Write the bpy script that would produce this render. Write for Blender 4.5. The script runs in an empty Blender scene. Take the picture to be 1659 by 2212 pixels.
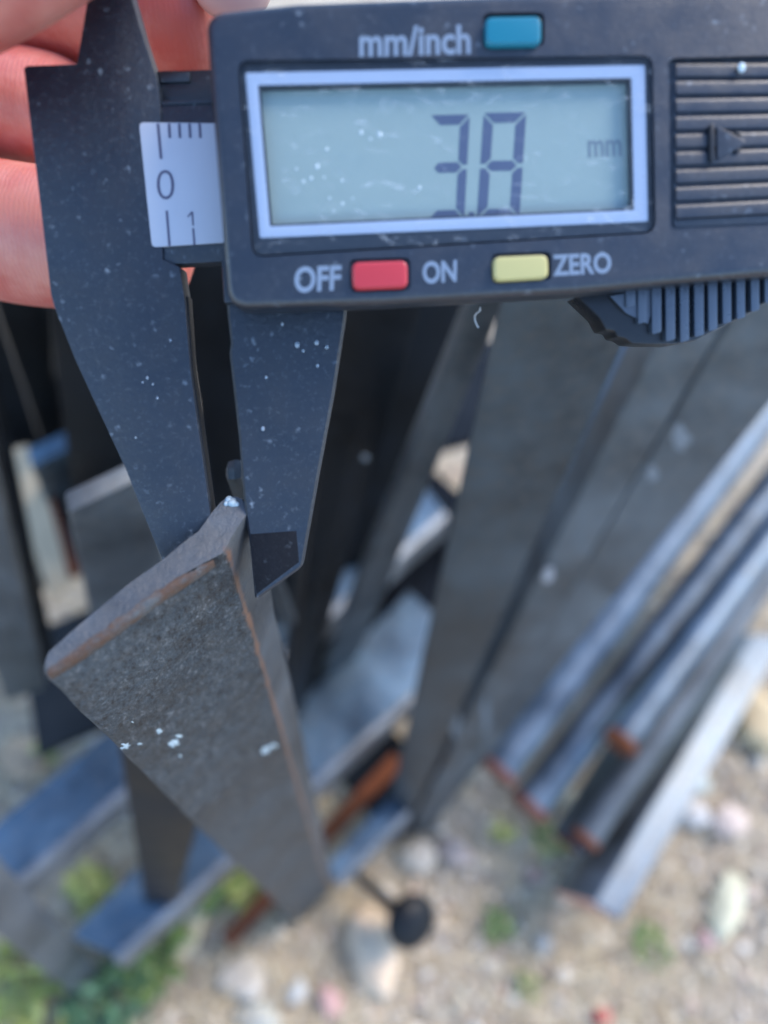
import bpy, bmesh, math, random
from mathutils import Vector, Matrix, noise
random.seed(7)
sc = bpy.context.scene
COL = sc.collection

# ------------------------------------------------------------------ camera
F = 1662.0; CX = 829.5; CY = 1106.0            # focal length and centre in reference pixels (1659 x 2212)
G = 0.415                                       # camera height above the ground, metres
NAD = Vector(((768 - CX) / F, -(2120 - CY) / F, -1)).normalized()   # straight down, in camera space
zc = -NAD
yc = (Vector((0, 0, -1)) - zc * zc.dot(Vector((0, 0, -1)))).normalized()
xc = yc.cross(zc)
RW = Matrix((xc, yc, zc))                       # camera space -> world
CAM = Vector((0, 0, G))
cd = bpy.data.cameras.new('camera'); cam = bpy.data.objects.new('camera', cd); COL.objects.link(cam)
cam.matrix_world = Matrix.Translation(CAM) @ RW.to_4x4()
cd.sensor_fit = 'VERTICAL'; cd.sensor_height = 24.0; cd.lens = 24.0 * F / 2212.0
cd.clip_start = 0.005; cd.clip_end = 500
cd.dof.use_dof = True; cd.dof.focus_distance = 0.083
cd.dof.aperture_fstop = cd.lens / 2.5
cd.dof.aperture_blades = 0
sc.camera = cam
sc.render.resolution_x = 768; sc.render.resolution_y = 1024

# ------------------------------------------------------------------ world, sun, exposure
SUN_EL, SUN_ROT = math.radians(46), math.radians(62)
w = bpy.data.worlds.new('World'); sc.world = w; w.use_nodes = True
nt = w.node_tree; nt.nodes.clear()
sky = nt.nodes.new('ShaderNodeTexSky'); sky.sky_type = 'NISHITA'; sky.sun_disc = False
sky.sun_elevation = SUN_EL; sky.sun_rotation = SUN_ROT
sky.ozone_density = 3.0; sky.dust_density = .3
bg = nt.nodes.new('ShaderNodeBackground'); bg.inputs['Strength'].default_value = 0.15
wo = nt.nodes.new('ShaderNodeOutputWorld')
nt.links.new(sky.outputs[0], bg.inputs[0]); nt.links.new(bg.outputs[0], wo.inputs[0])
sl = bpy.data.lights.new('sun', 'SUN'); sl.energy = 1.3; sl.angle = math.radians(25); sl.color = (1, .88, .74)
so = bpy.data.objects.new('sun', sl); COL.objects.link(so)
sd = Vector((math.sin(SUN_ROT) * math.cos(SUN_EL), math.cos(SUN_ROT) * math.cos(SUN_EL), math.sin(SUN_EL)))
so.rotation_euler = sd.to_track_quat('Z', 'Y').to_euler()
vs = sc.view_settings; vs.view_transform = 'Standard'; vs.look = 'None'; vs.gamma = 1; vs.exposure = 1.88
vs.use_curve_mapping = False

# ------------------------------------------------------------------ geometry helpers
def ray(u, v): return Vector(((u - CX) / F, -(v - CY) / F, -1))
def P(u, v, d): return CAM + RW @ (ray(u, v) * d)
def at_drop(u, v, h):
    r = RW @ ray(u, v); return CAM + r * (h / -r.z)
def ground_at(u, v, lift=0): return at_drop(u, v, G - lift)
D0 = 0.0783
NP = Vector((-.038, .141, -1.0027)) / D0; NPL = NP.length
PN = RW @ (-NP / NPL)                            # caliper plane normal, towards the photographer
def J(u, v, lift=0.0):                           # point on the caliper's plane, lift in mm
    r = ray(u, v); return CAM + RW @ (r * ((1 - lift * .001 * NPL) / NP.dot(r)))

def link(name, me, mat=None, parent=None):
    o = bpy.data.objects.new(name, me); COL.objects.link(o)
    if mat is not None: me.materials.append(mat)
    if parent is not None:
        o.parent = parent; o.matrix_parent_inverse = parent.matrix_world.inverted()
    return o
def thing(name, label, cat, loc, group=None):
    o = bpy.data.objects.new(name, None); COL.objects.link(o)
    o.location = loc; o.matrix_world = Matrix.Translation(loc); o.empty_display_size = .01
    o['label'] = label; o['category'] = cat
    if group: o['group'] = group
    return o
def tag(o, label=None, cat=None, group=None, kind=None):
    for k, val in (('label', label), ('category', cat), ('group', group), ('kind', kind)):
        if val: o[k] = val
    return o
def finish(bm, name, mat, parent=None, smooth=False):
    bmesh.ops.recalc_face_normals(bm, faces=bm.faces)
    me = bpy.data.meshes.new(name); bm.to_mesh(me); bm.free()
    if smooth:
        for p in me.polygons: p.use_smooth = True
    return link(name, me, mat, parent)
def prism_bm(front, back):
    bm = bmesh.new()
    a = [bm.verts.new(p) for p in front]; b = [bm.verts.new(p) for p in back]
    n = len(a)
    bm.faces.new(a); bm.faces.new(b[::-1])
    for i in range(n): bm.faces.new((a[i], b[i], b[(i + 1) % n], a[(i + 1) % n]))
    bmesh.ops.recalc_face_normals(bm, faces=bm.faces)
    return bm
def bevel(bm, wd, seg=2, ang=25):
    es = [e for e in bm.edges if len(e.link_faces) == 2 and e.calc_face_angle(0) > math.radians(ang)]
    bmesh.ops.bevel(bm, geom=es, offset=wd, segments=seg, profile=.6, affect='EDGES', clamp_overlap=True)
def smooth_by_angle(o, deg=35):
    mx = max(p.area for p in o.data.polygons)
    for p in o.data.polygons: p.use_smooth = not (len(p.vertices) > 4 or p.area > .25 * mx) # broad faces stay flat
    try: o.data.set_sharp_from_angle(angle=math.radians(deg))
    except Exception: pass
def rounded(px, r, seg=4):                        # round the corners of a pixel polygon
    out = []; n = len(px)
    rr = r if isinstance(r, (list, tuple)) else [r] * n
    for i in range(n):
        p = Vector(px[i]); a = Vector(px[i - 1]); b = Vector(px[(i + 1) % n])
        da, db = a - p, b - p; q = min(rr[i], da.length * .45, db.length * .45)
        if q < 1: out.append(tuple(p)); continue
        s, e = p + da.normalized() * q, p + db.normalized() * q
        for k in range(seg + 1):
            t = k / seg; out.append(tuple(s * (1 - t) ** 2 + p * 2 * t * (1 - t) + e * t * t))
    return out
def cal_prism(name, px, lift, thick, mat, parent, bev=.15, seg=2, angle=25):   # outline on the caliper plane, front at lift, thick mm deep
    fr = [J(u, v, lift) for u, v in px]; bk = [p - PN * thick * .001 for p in fr]
    bm = prism_bm(fr, bk)
    if bev: bevel(bm, bev * .001, seg, angle)
    o = finish(bm, name, mat, parent); smooth_by_angle(o); return o
def bake(o):                                      # apply modifiers
    dg = bpy.context.evaluated_depsgraph_get(); dg.update()
    me = bpy.data.meshes.new_from_object(o.evaluated_get(dg)); old = o.data
    o.modifiers.clear(); o.data = me; bpy.data.meshes.remove(old)
def carve(o, cutters):
    for c in cutters:
        m = o.modifiers.new('cut', 'BOOLEAN'); m.operation = 'DIFFERENCE'; m.solver = 'EXACT'; m.object = c
    bpy.context.view_layer.update(); bake(o)
    for c in cutters: bpy.data.objects.remove(c)
    mx = max(p.area for p in o.data.polygons)
    for p in o.data.polygons: p.use_smooth = not (len(p.vertices) > 4 or p.area > .02 * mx)
    o.data.set_sharp_from_angle(angle=math.radians(35))

# ------------------------------------------------------------------ materials
def new_mat(name):
    m = bpy.data.materials.new(name); m.use_nodes = True
    return m, m.node_tree, m.node_tree.nodes['Principled BSDF']
def nd(t, k, **kw):
    n = t.nodes.new(k)
    for a, b in kw.items():
        if hasattr(n, a): setattr(n, a, b)
        else: n.inputs[a].default_value = b
    return n
def coords(t, scale=(1, 1, 1), rot=(0, 0, 0)):
    tc = t.nodes.new('ShaderNodeTexCoord'); mp = nd(t, 'ShaderNodeMapping')
    mp.inputs['Scale'].default_value = scale; mp.inputs['Rotation'].default_value = rot
    t.links.new(tc.outputs['Object'], mp.inputs[0]); return mp.outputs[0]
def nz(t, co, scale, detail=4, rough=.6, dist=0):
    n = t.nodes.new('ShaderNodeTexNoise'); n.inputs['Scale'].default_value = scale
    n.inputs['Detail'].default_value = detail; n.inputs['Roughness'].default_value = rough
    n.inputs['Distortion'].default_value = dist
    t.links.new(co, n.inputs['Vector']); return n.outputs['Fac']
def ramp(t, fac, stops):
    r = t.nodes.new('ShaderNodeValToRGB'); el = r.color_ramp.elements
    while len(el) < len(stops): el.new(.5)
    for e, (p, c) in zip(el, stops):
        e.position = p; e.color = (*c, 1) if len(c) == 3 else c
    t.links.new(fac, r.inputs[0]); return r.outputs[0]
def mix(t, fac, a, b):
    m = t.nodes.new('ShaderNodeMix'); m.data_type = 'RGBA'
    for s, x in ((6, a), (7, b)):
        if isinstance(x, tuple): m.inputs[s].default_value = (*x, 1)
        else: t.links.new(x, m.inputs[s])
    if isinstance(fac, float): m.inputs[0].default_value = fac
    else: t.links.new(fac, m.inputs[0])
    return m.outputs[2]
def bump(t, b, h, strength, dist):
    n = t.nodes.new('ShaderNodeBump'); n.inputs['Strength'].default_value = strength; n.inputs['Distance'].default_value = dist
    t.links.new(h, n.inputs['Height']); t.links.new(n.outputs[0], b.inputs['Normal'])
W3 = lambda v: (v, v, v)

def plastic(name, col, rough=.42, speck=.5, grain=900, spec=.5, coat=0):
    m, t, b = new_mat(name); co = coords(t)
    big = nz(t, co, 60, 3)
    c = mix(t, ramp(t, big, [(.3, W3(0)), (.7, W3(1))]), tuple(x * .8 for x in col), tuple(x * 1.2 for x in col))
    if speck:                                     # dust grains and tiny dried drops
        vo = nd(t, 'ShaderNodeTexVoronoi', feature='F1'); vo.inputs['Scale'].default_value = 800
        wn = t.nodes.new('ShaderNodeTexNoise'); wn.inputs['Scale'].default_value = 1500; t.links.new(co, wn.inputs['Vector'])
        wa = nd(t, 'ShaderNodeVectorMath', operation='MULTIPLY_ADD'); t.links.new(wn.outputs['Color'], wa.inputs[0]); wa.inputs[1].default_value = (.0009, .0009, .0009); t.links.new(co, wa.inputs[2])
        t.links.new(wa.outputs[0], vo.inputs['Vector'])
        dots = ramp(t, vo.outputs['Distance'], [(.08, W3(1)), (.28, W3(0))])
        msk = ramp(t, nz(t, co, 330, 4, .8), [(.5, W3(0)), (.68, W3(1))])
        mu = nd(t, 'ShaderNodeMath', operation='MULTIPLY'); t.links.new(dots, mu.inputs[0]); t.links.new(msk, mu.inputs[1])
        m2 = nd(t, 'ShaderNodeMath', operation='MULTIPLY'); t.links.new(mu.outputs[0], m2.inputs[0]); m2.inputs[1].default_value = speck
        c = mix(t, m2.outputs[0], c, (.30, .36, .42))
        c = mix(t, ramp(t, nz(t, co, 1900, 3, .8), [(.55, W3(0)), (.72, W3(.12 * speck))]), c, (.45, .5, .55))
    t.links.new(c, b.inputs['Base Color'])
    r = ramp(t, nz(t, co, 250, 4), [(.3, W3(rough - .07)), (.7, W3(rough + .1))]); t.links.new(r, b.inputs['Roughness'])
    b.inputs['Specular IOR Level'].default_value = spec; b.inputs['IOR'].default_value = 1.6
    bump(t, b, nz(t, co, grain * 1.8, 4, .7), .5, .00016 if grain < 1000 else .00005)
    return m
M_jaw = plastic('composite_jaw', (.007, .012, .021), .40, .5, 900, .46)
M_house = plastic('composite_housing', (.005, .009, .018), .35, .4, 1500, .60)
M_dark = plastic('dark_plastic', (.004, .007, .012), .35, .2, 1500)
M_black = plastic('black_plastic', (.006, .007, .009), .3, 0, 1200, .4)
M_matte = plastic('matte_black_insert', (.004, .005, .008), .75, .15, 900, .15)
M_rib = plastic('roller_rib_plastic', (.03, .045, .07), .3, 0, 1200, .8)
def simple(name, col, rough=.5, spec=.5, var=.1, grain=0, metal=0):
    m, t, b = new_mat(name); co = coords(t)
    c = mix(t, nz(t, co, 150, 4), tuple(x * (1 - var) for x in col), tuple(min(1, x * (1 + var)) for x in col))
    t.links.new(c, b.inputs['Base Color']); b.inputs['Roughness'].default_value = rough
    b.inputs['Specular IOR Level'].default_value = spec; b.inputs['Metallic'].default_value = metal
    if grain: bump(t, b, nz(t, co, grain, 3), .4, .0002)
    return m
M_sticker = simple('sticker_foil', (.36, .39, .46), .35, .5, .06)
M_ink = simple('label_ink', (.07, .07, .12), .5)
M_print = simple('pale_print', (.15, .20, .27), .5)
M_frame = simple('screen_frame_silver', (.27, .34, .46), .3, .6, .05)
M_lcd = simple('lcd_glass', (.215, .285, .275), .22, .5, .07)
M_seg = simple('lcd_segment', (.055, .075, .13), .3)
M_segf = simple('lcd_segment_faint', (.115, .155, .18), .3)
M_blue = simple('blue_rubber_button', (.0, .135, .20), .35, .5, .04)
M_red = simple('red_rubber_button', (.42, .03, .04), .35, .5, .04)
M_yel = simple('yellow_rubber_button', (.42, .37, .15), .35, .5, .08)
M_fluff = simple('lint', (.5, .5, .5), .8)

def glass_mat():
    m = bpy.data.materials.new('clear_window'); m.use_nodes = True; t = m.node_tree; t.nodes.clear()
    tr = t.nodes.new('ShaderNodeBsdfTransparent'); gl = t.nodes.new('ShaderNodeBsdfGlossy'); gl.inputs['Roughness'].default_value = .12
    df = t.nodes.new('ShaderNodeBsdfDiffuse'); df.inputs[0].default_value = (.5, .55, .6, 1)
    fr = t.nodes.new('ShaderNodeFresnel'); fr.inputs[0].default_value = 1.45
    mx = t.nodes.new('ShaderNodeMixShader'); ou = t.nodes.new('ShaderNodeOutputMaterial')
    t.links.new(fr.outputs[0], mx.inputs[0]); t.links.new(tr.outputs[0], mx.inputs[1]); t.links.new(gl.outputs[0], mx.inputs[2])
    co = coords(t, (1, 3.5, 1), (0, 0, .6)); f1 = ramp(t, nz(t, co, 260, 6, .8, 1.2), [(.56, W3(0)), (.74, W3(.5))])
    m3 = t.nodes.new('ShaderNodeMixShader'); t.links.new(f1, m3.inputs[0]); t.links.new(mx.outputs[0], m3.inputs[1]); t.links.new(df.outputs[0], m3.inputs[2])
    t.links.new(m3.outputs[0], ou.inputs[0]); return m
M_glass = glass_mat()

def steel(name, base=.16, rough=.42, rust=.35, metal=.75, pit=1.0, tint=(1, 1.02, 1.06), seed=0, scale=1):
    m, t, b = new_mat(name); co = coords(t, rot=(.1 * seed, .2, .3 * seed))
    big = nz(t, co, 35 * scale, 5, .65); fine = nz(t, co, 420 * scale, 5, .7)
    a = tuple(base * .5 * k for k in tint); c2 = tuple(base * 1.6 * k for k in tint)
    c = mix(t, ramp(t, big, [(.32, W3(0)), (.68, W3(1))]), a, c2)
    c = mix(t, ramp(t, fine, [(.45, W3(0)), (.75, W3(.6))]), c, tuple(base * 1.5 * k for k in (1.05, 1, .95)))
    th = .74 - .2 * rust
    rm = ramp(t, nz(t, co, 75 * scale, 8, .7, .6), [(th, W3(0)), (th + .07, W3(1))])
    c = mix(t, rm, c, (.17, .062, .025))
    t.links.new(c, b.inputs['Base Color'])
    r = ramp(t, big, [(.3, W3(rough - .08)), (.7, W3(rough + .14))]); t.links.new(mix(t, rm, r, (.85, .85, .85)), b.inputs['Roughness'])
    mt = mix(t, rm, W3(metal), W3(0.0)); t.links.new(mt, b.inputs['Metallic'])
    h = mix(t, .5, fine, nz(t, co, 1700 * scale, 6, .75)); bump(t, b, h, min(1, .5 * pit), .0004 if pit < 2 else .0009)
    if pit >= 2:
        gr = mix(t, .55, nz(t, coords(t, (1, 1, .5)), 900, 5, .75, .5), nz(t, coords(t, (1, 1, .6)), 2600, 5, .85))
        old = b.inputs['Base Color'].links[0].from_socket
        k = mix(t, ramp(t, gr, [(.40, W3(1)), (.49, W3(0))]), old, (.012, .012, .014))
        k = mix(t, ramp(t, gr, [(.53, W3(0)), (.66, W3(.75))]), k, (.26, .28, .30)); t.links.new(k, b.inputs['Base Color'])
    return m
M_iron = steel('mill_scale_steel', .050, .44, .10, .35, 2.6, (.74, 1, 1.25), 1)
M_steelA = steel('dark_mill_steel', .058, .44, .06, .6, .8, (.78, 1.0, 1.2), 2)
M_steelB = steel('grey_mill_steel', .095, .46, .10, .5, .8, (.84, 1.0, 1.15), 3)
M_steelC = steel('black_steel', .010, .42, .1, .1, .6, (.8, 1, 1.3), 4); M_steelC.node_tree.nodes['Principled BSDF'].inputs['Specular IOR Level'].default_value = .2
M_rail = steel('sky_tint_rail_steel', .13, .40, .08, .8, .8, (.60, .98, 1.35), 5)
M_box = steel('square_tube_steel', .13, .46, .2, .85, .6, (.78, .98, 1.2), 8)
M_tube = steel('smooth_tube_steel', .12, .42, .3, .85, .6, (.72, .97, 1.25), 6)
M_brush = steel('pale_edge_skylit_steel', .18, .42, .12, .6, 1.4, (.92, 1, 1.1), 7)
M_lit = steel('lit_end_flange_steel', .085, .42, .15, .6, 1.4, (.88, 1, 1.15), 11)
M_rust = simple('orange_rust', (.14, .045, .02), .85, .2, .45, 700)
M_rustpale = simple('pale_rust_end', (.42, .24, .17), .8, .2, .25, 500)
M_redend = simple('red_rust_end', (.12, .05, .038), .8, .2, .35, 500)
M_dab = simple('pale_paint_dab', (.36, .44, .48), .6, .3, .15, 900)

def skin_mat():
    m, t, b = new_mat('skin'); co = coords(t)
    c = mix(t, ramp(t, nz(t, co, 85, 5), [(.4, W3(0)), (.6, W3(1))]), (.44, .095, .075), (.56, .21, .165))
    t.links.new(c, b.inputs['Base Color']); b.inputs['Roughness'].default_value = .48
    b.inputs['Subsurface Weight'].default_value = .35; b.inputs['Subsurface Radius'].default_value = (1, .3, .15); b.inputs['Subsurface Scale'].default_value = .003
    wv = t.nodes.new('ShaderNodeTexWave'); wv.inputs['Scale'].default_value = 520; wv.inputs['Distortion'].default_value = 5; wv.inputs['Detail'].default_value = 2
    t.links.new(co, wv.inputs[0]); bump(t, b, mix(t, .5, wv.outputs['Fac'], nz(t, co, 600, 3)), .25, .00015)
    return m
M_skin = skin_mat()
M_nail = simple('fingernail', (.55, .36, .32), .3, .5, .06)

def ground_mat():
    m, t, b = new_mat('sandy_soil'); co = coords(t)
    c = ramp(t, nz(t, co, 14, 8, .7), [(.25, (.32, .25, .175)), (.45, (.47, .385, .28)), (.6, (.56, .475, .36)), (.8, (.66, .58, .46))])
    c = mix(t, ramp(t, nz(t, co, 120, 5, .7), [(.5, W3(0)), (.75, W3(.7))]), c, (.55, .50, .44))
    t.links.new(c, b.inputs['Base Color']); b.inputs['Roughness'].default_value = .95
    bump(t, b, nz(t, co, 180, 8, .75), 1, .004); return m
M_ground = ground_mat()

def island_mat(name, stops, rough=.85, var=True):
    m, t, b = new_mat(name); g = t.nodes.new('ShaderNodeNewGeometry')
    t.links.new(ramp(t, g.outputs['Random Per Island'], stops), b.inputs['Base Color']); b.inputs['Roughness'].default_value = rough
    return m
M_gravel = island_mat('mixed_gravel', [(0, (.30, .24, .18)), (.25, (.44, .37, .29)), (.5, (.56, .50, .41)), (.68, (.50, .36, .28)), (.85, (.62, .57, .49)), (1, (.66, .61, .52))])
M_straw = island_mat('dry_grass', [(0, (.30, .22, .13)), (.5, (.54, .43, .27)), (1, (.74, .64, .46))])
M_green = island_mat('green_leaves', [(0, (.04, .09, .02)), (.5, (.10, .17, .03)), (1, (.24, .27, .08))], .6)
M_green2 = island_mat('blue_green_leaves', [(0, (.03, .09, .035)), (.6, (.06, .16, .07)), (1, (.15, .22, .10))], .6)
M_lime = island_mat('yellow_green_leaves', [(0, (.12, .15, .03)), (.5, (.25, .28, .05)), (1, (.40, .40, .13))], .6)

# ------------------------------------------------------------------ ground
bm = bmesh.new()
n = 90
def gh(x, y): return .006 * (noise.noise(Vector((x * 9, y * 9, 1))) + .5 * noise.noise(Vector((x * 28, y * 28, 4)))) - .003
xs = [-.7 + 1.6 * i / n for i in range(n + 1)]; ys = [-.5 + 1.8 * j / n for j in range(n + 1)]
xs = [-300, -20, -3] + xs + [3, 20, 300]; ys = [-300, -20, -3] + ys + [3.5, 20, 300]
vv = [[bm.verts.new((x, y, gh(x, y))) for y in ys] for x in xs]
for i in range(len(xs) - 1):
    for j in range(len(ys) - 1): bm.faces.new((vv[i][j], vv[i + 1][j], vv[i + 1][j + 1], vv[i][j + 1]))
o = finish(bm, 'ground', M_ground, smooth=True); tag(o, kind='structure')

# ------------------------------------------------------------------ bars
UP = Vector((0, 0, 1))
def near_vertical(foot, u, v):                   # point on the pixel's ray that is horizontally closest to the foot
    r = RW @ ray(u, v); h = Vector((r.x, r.y)); q = Vector((foot.x, foot.y))
    return CAM + r * max(.02, h.dot(q) / h.dot(h))
FACE = {}
def bar(label, fl, fr_, tl, tr, mat, foot_drop=G, dt=None, ext=0.0, thick=4, flange=None, fl_len=22, cat='steel bar', group='dark steel bars standing upright in the rack', name='steel_bar', bev=.5, cap=None):
    """flat or angle-section bar: left and right front edges by their foot and upper points"""
    A0, B0 = at_drop(*fl, foot_drop), at_drop(*fr_, foot_drop)
    if dt: A1, B1 = P(*tl, dt[0]), P(*tr, dt[1])
    else: A1, B1 = near_vertical(A0, *tl), near_vertical(B0, *tr)
    if ext: A1, B1 = A1 + (A1 - A0) * ext, B1 + (B1 - B0) * ext
    e = ((B0 - A0).normalized() + (B1 - A1).normalized()).normalized(); ax = ((A1 + B1) - (A0 + B0)).normalized()
    nb = e.cross(ax).normalized()
    if nb.dot((A0 + A1) / 2 - CAM) < 0: nb = -nb
    t = thick * .001; L = fl_len * .001
    def sec(a, b):
        ee = (b - a).normalized()
        if flange == 'R': return [a, b, b + nb * L, b + nb * L - ee * t, b + nb * t - ee * t, a + nb * t]
        if flange == 'L': return [a, b, b + nb * t, a + nb * t + ee * t, a + nb * L + ee * t, a + nb * L]
        return [a, b, b + nb * t, a + nb * t]
    bm = prism_bm(sec(A1, B1), sec(A0, B0)); bevel(bm, bev * .001, 2)
    o = finish(bm, name, mat); smooth_by_angle(o)
    FACE[label] = (A0.copy(), nb.copy())
    base = (A0 + B0) / 2; o.data.transform(Matrix.Translation(-base)); o.location = base
    tag(o, label, cat, group); return o

# centre and right-hand flat bars
bar('wide grey steel bar running down from the caliper housing, right of the black bars',
    (834, 1770), (876, 1800), (1079, 666), (1366, 700), M_steelA, dt=(.112, .118), ext=.07, thick=5, flange='L', fl_len=10, bev=.8)
bar('brownish grey steel bar directly right of the wide bar with pale dots',
    (880, 1800), (928, 1800), (1438, 705), (1560, 705), M_steelB, dt=(.15, .15), ext=.1, thick=5, flange='L', fl_len=12)
bar('pale streaked grey steel bar nearest to the round rods, right of the brownish bar',
    (922, 1795), (950, 1765), (1572, 705), (1730, 790), M_steelB, dt=(.165, .17), ext=.12, thick=5)
# middle dark bars
bar('near-black steel angle bar directly right of the sliding jaw',
    (600, 1640), (648, 1560), (715, 660), (905, 680), M_steelC, foot_drop=.36, dt=(.15, .155), ext=.12, thick=4, flange='R', fl_len=9)
bar('narrow blue-grey steel bar between the near-black bar and the wide grey bar',
    (690, 1470), (765, 1440), (1012, 690), (1074, 690), M_steelB, foot_drop=.36, dt=(.14, .14), ext=.06, thick=5)
bar('added black bar darkening the gap left of the narrow blue-grey bar',
    (650, 1480), (740, 1460), (860, 690), (1030, 690), M_steelC, foot_drop=.375, dt=(.26, .26), ext=.2, thick=8)  # added so the void between the bars stays dark
# behind the jaws
bar('black steel bar widened to darken the slot between the two caliper jaws',
    (520, 1500), (660, 1500), (372, 540), (560, 540), M_steelC, foot_drop=.38, dt=(.18, .18), ext=.1, thick=6)  # made wide to keep the slot behind the jaws dark
bar('short steel bar with worn round top just behind the tip of the measured angle iron',
    (600, 1350), (640, 1350), (486, 1040), (526, 1036), M_steelA, foot_drop=.20, dt=(.092, .092), thick=3, bev=1.4)
# left-hand bars
bar('dark olive steel bar below the fingertips at the left edge',
    (120, 1040), (150, 1010), (-40, 560), (78, 560), M_steelC, foot_drop=.30, dt=(.15, .15), thick=5)
bar('thin pale-edged steel bar below the lowest fingertip',
    (106, 1000), (126, 1000), (66, 600), (104, 600), M_steelA, foot_drop=.30, dt=(.16, .16), thick=4)
bar('brownish black steel bar along the outer edge of the fixed jaw',
    (165, 1130), (330, 1130), (100, 620), (250, 620), M_steelC, foot_drop=.28, dt=(.15, .15), thick=4, flange='L')
bar('grey-green mottled steel plate bar left of the measured angle iron, its square top showing',
    (215, 1420), (420, 1400), (150, 1108), (300, 1036), M_steelB, foot_drop=.30, dt=(.135, .14), thick=4, bev=.8)
bar('blue-black steel bar along the pale gap board at the left edge',
    (40, 1490), (118, 1440), (-60, 930), (10, 960), M_steelC, foot_drop=.33, dt=(.2, .2), ext=.2, thick=5)
bar('broad grey steel bar leaning at the far left edge beside the measured angle iron',
    (10, 1520), (98, 1490), (-150, 1060), (0, 1080), M_steelB, foot_drop=.30, dt=(.16, .16), ext=.3, thick=5, bev=1.5)
bar('brownish grey tapering steel bar under the left edge of the measured angle iron',
    (325, 2030), (362, 2030), (238, 1500), (500, 1500), M_steelC, dt=(.16, .16), ext=.05, thick=4)
bar('pale blue-grey steel bar in the bottom left corner, sloping to the green weeds',
    (178, 2165), (226, 2105), (-160, 1900), (-60, 1790), M_brush, dt=(.21, .22), ext=.3, thick=5)  # paler steel stands in for sky light on this sloping bar
bar('added wide black bar darkening the gap behind the thin pale-edged bar at the left',
    (20, 1100), (210, 1000), (-160, 500), (230, 480), M_steelC, foot_drop=.33, dt=(.22, .22), thick=5)  # added to cover bright ground and keep this gap dark
bar('short blue-grey steel bar with rusty corner beside the pale gap board at the left',
    (110, 1120), (215, 1100), (70, 1010), (175, 960), M_rail, foot_drop=.30, dt=(.24, .24), thick=6)
bar('orange rusted steel bar deep behind the outer edge of the fixed jaw',
    (95, 1000), (160, 1000), (30, 700), (58, 700), M_rust, foot_drop=.33, dt=(.26, .26), thick=4)
# dark clutter deep behind the gaps; the crossing bar is placed to darken one
for lab, a, b, d in (('black steel bar lying deep behind the fixed jaw', (-60, 1180), (560, 960), .34),
                     ('black steel bar lying deep behind the sliding jaw', (420, 1000), (1100, 820), .40),
                     ('black steel bar lying deep behind the grey-green plate bar', (60, 1500), (620, 1250), .36),
                     ('black bar crossing low, placed to darken the gap between the rails', (560, 1550), (1010, 1080), .385), ('short black steel bar lying low between the measured angle iron and the wide grey bar', (770, 1720), (880, 1610), .385)):
    p, q = P(*a, d), P(*b, d); e = (q - p).normalized(); s = e.cross(UP).normalized() * .03; u = Vector((0, 0, .006))
    bm = prism_bm([p - s, p + s, p + s - u, p - s - u], [q - s, q + s, q + s - u, q - s - u]); bevel(bm, .0008)
    tag(finish(bm, 'steel_bar', M_steelC), lab, 'steel bar', 'black steel bars lying crosswise under the upright ones')

# horizontal rails: top face tinted blue like the sky it reflects, and a paler front lip
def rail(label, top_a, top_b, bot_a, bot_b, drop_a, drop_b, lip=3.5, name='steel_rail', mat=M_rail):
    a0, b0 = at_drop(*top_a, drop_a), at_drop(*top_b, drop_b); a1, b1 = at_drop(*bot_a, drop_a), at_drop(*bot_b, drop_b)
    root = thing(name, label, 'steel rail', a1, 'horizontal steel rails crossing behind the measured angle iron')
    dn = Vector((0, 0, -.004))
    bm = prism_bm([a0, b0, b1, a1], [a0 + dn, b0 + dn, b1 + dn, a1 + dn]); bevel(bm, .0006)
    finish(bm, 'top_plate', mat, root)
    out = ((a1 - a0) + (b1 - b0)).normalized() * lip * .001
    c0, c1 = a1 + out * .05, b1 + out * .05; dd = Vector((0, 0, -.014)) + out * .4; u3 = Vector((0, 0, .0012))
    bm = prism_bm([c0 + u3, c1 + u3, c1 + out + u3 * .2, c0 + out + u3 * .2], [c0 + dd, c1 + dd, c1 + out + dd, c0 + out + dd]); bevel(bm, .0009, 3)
    tag(finish(bm, 'lip', M_brush, root), 'paler front lip'); return root
rail('upper blue steel rail running from the left edge up behind the measured angle iron',
     (-60, 1822), (900, 1030), (-60, 1978), (960, 1105), .30, .30)
rail('lower broad blue steel rail passing behind the measured angle iron to the wide grey bar',
     (150, 2022), (970, 1190), (245, 2062), (1010, 1390), .345, .345)
rail('short narrow blue steel rail low between the measured angle iron and the wide grey bar',
     (700, 1875), (850, 1710), (725, 1905), (880, 1750), .37, .37, 2.2)

# dried pale spots on the bars' faces
def spot(parent_label, u, v, ru, rv, mat, seed):
    o = next(x for x in COL.objects if x.get('label') == parent_label); a, nrm = FACE[parent_label]
    if nrm.dot(CAM - a) < 0: nrm = -nrm
    rnd = random.Random(seed); bm = bmesh.new(); vs_ = []
    for k in range(14):
        q = 6.2832 * k / 14; rr = rnd.uniform(.65, 1.2); rw = RW @ ray(u + ru * rr * math.cos(q), v + rv * rr * math.sin(q))
        vs_.append(bm.verts.new(CAM + rw * ((a - CAM).dot(nrm) / rw.dot(nrm)) + nrm * .0004))
    bm.faces.new(vs_); g = bmesh.ops.extrude_face_region(bm, geom=list(bm.faces)); 
    for x in g['geom']:
        if isinstance(x, bmesh.types.BMVert): x.co += nrm * .0003
    bpy.context.view_layer.update(); finish(bm, 'pale_spot', mat, o)
L1 = 'wide grey steel bar running down from the caliper housing, right of the black bars'
L2 = 'near-black steel angle bar directly right of the sliding jaw'
L3 = 'brownish grey steel bar directly right of the wide bar with pale dots'
L4 = 'pale streaked grey steel bar nearest to the round rods, right of the brownish bar'
M_spot = simple('dried_pale_spot', (.34, .33, .34), .8, .3, .2, 600); M_spotd = simple('dull_smear', (.13, .15, .17), .6, .4, .3, 300)
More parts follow.
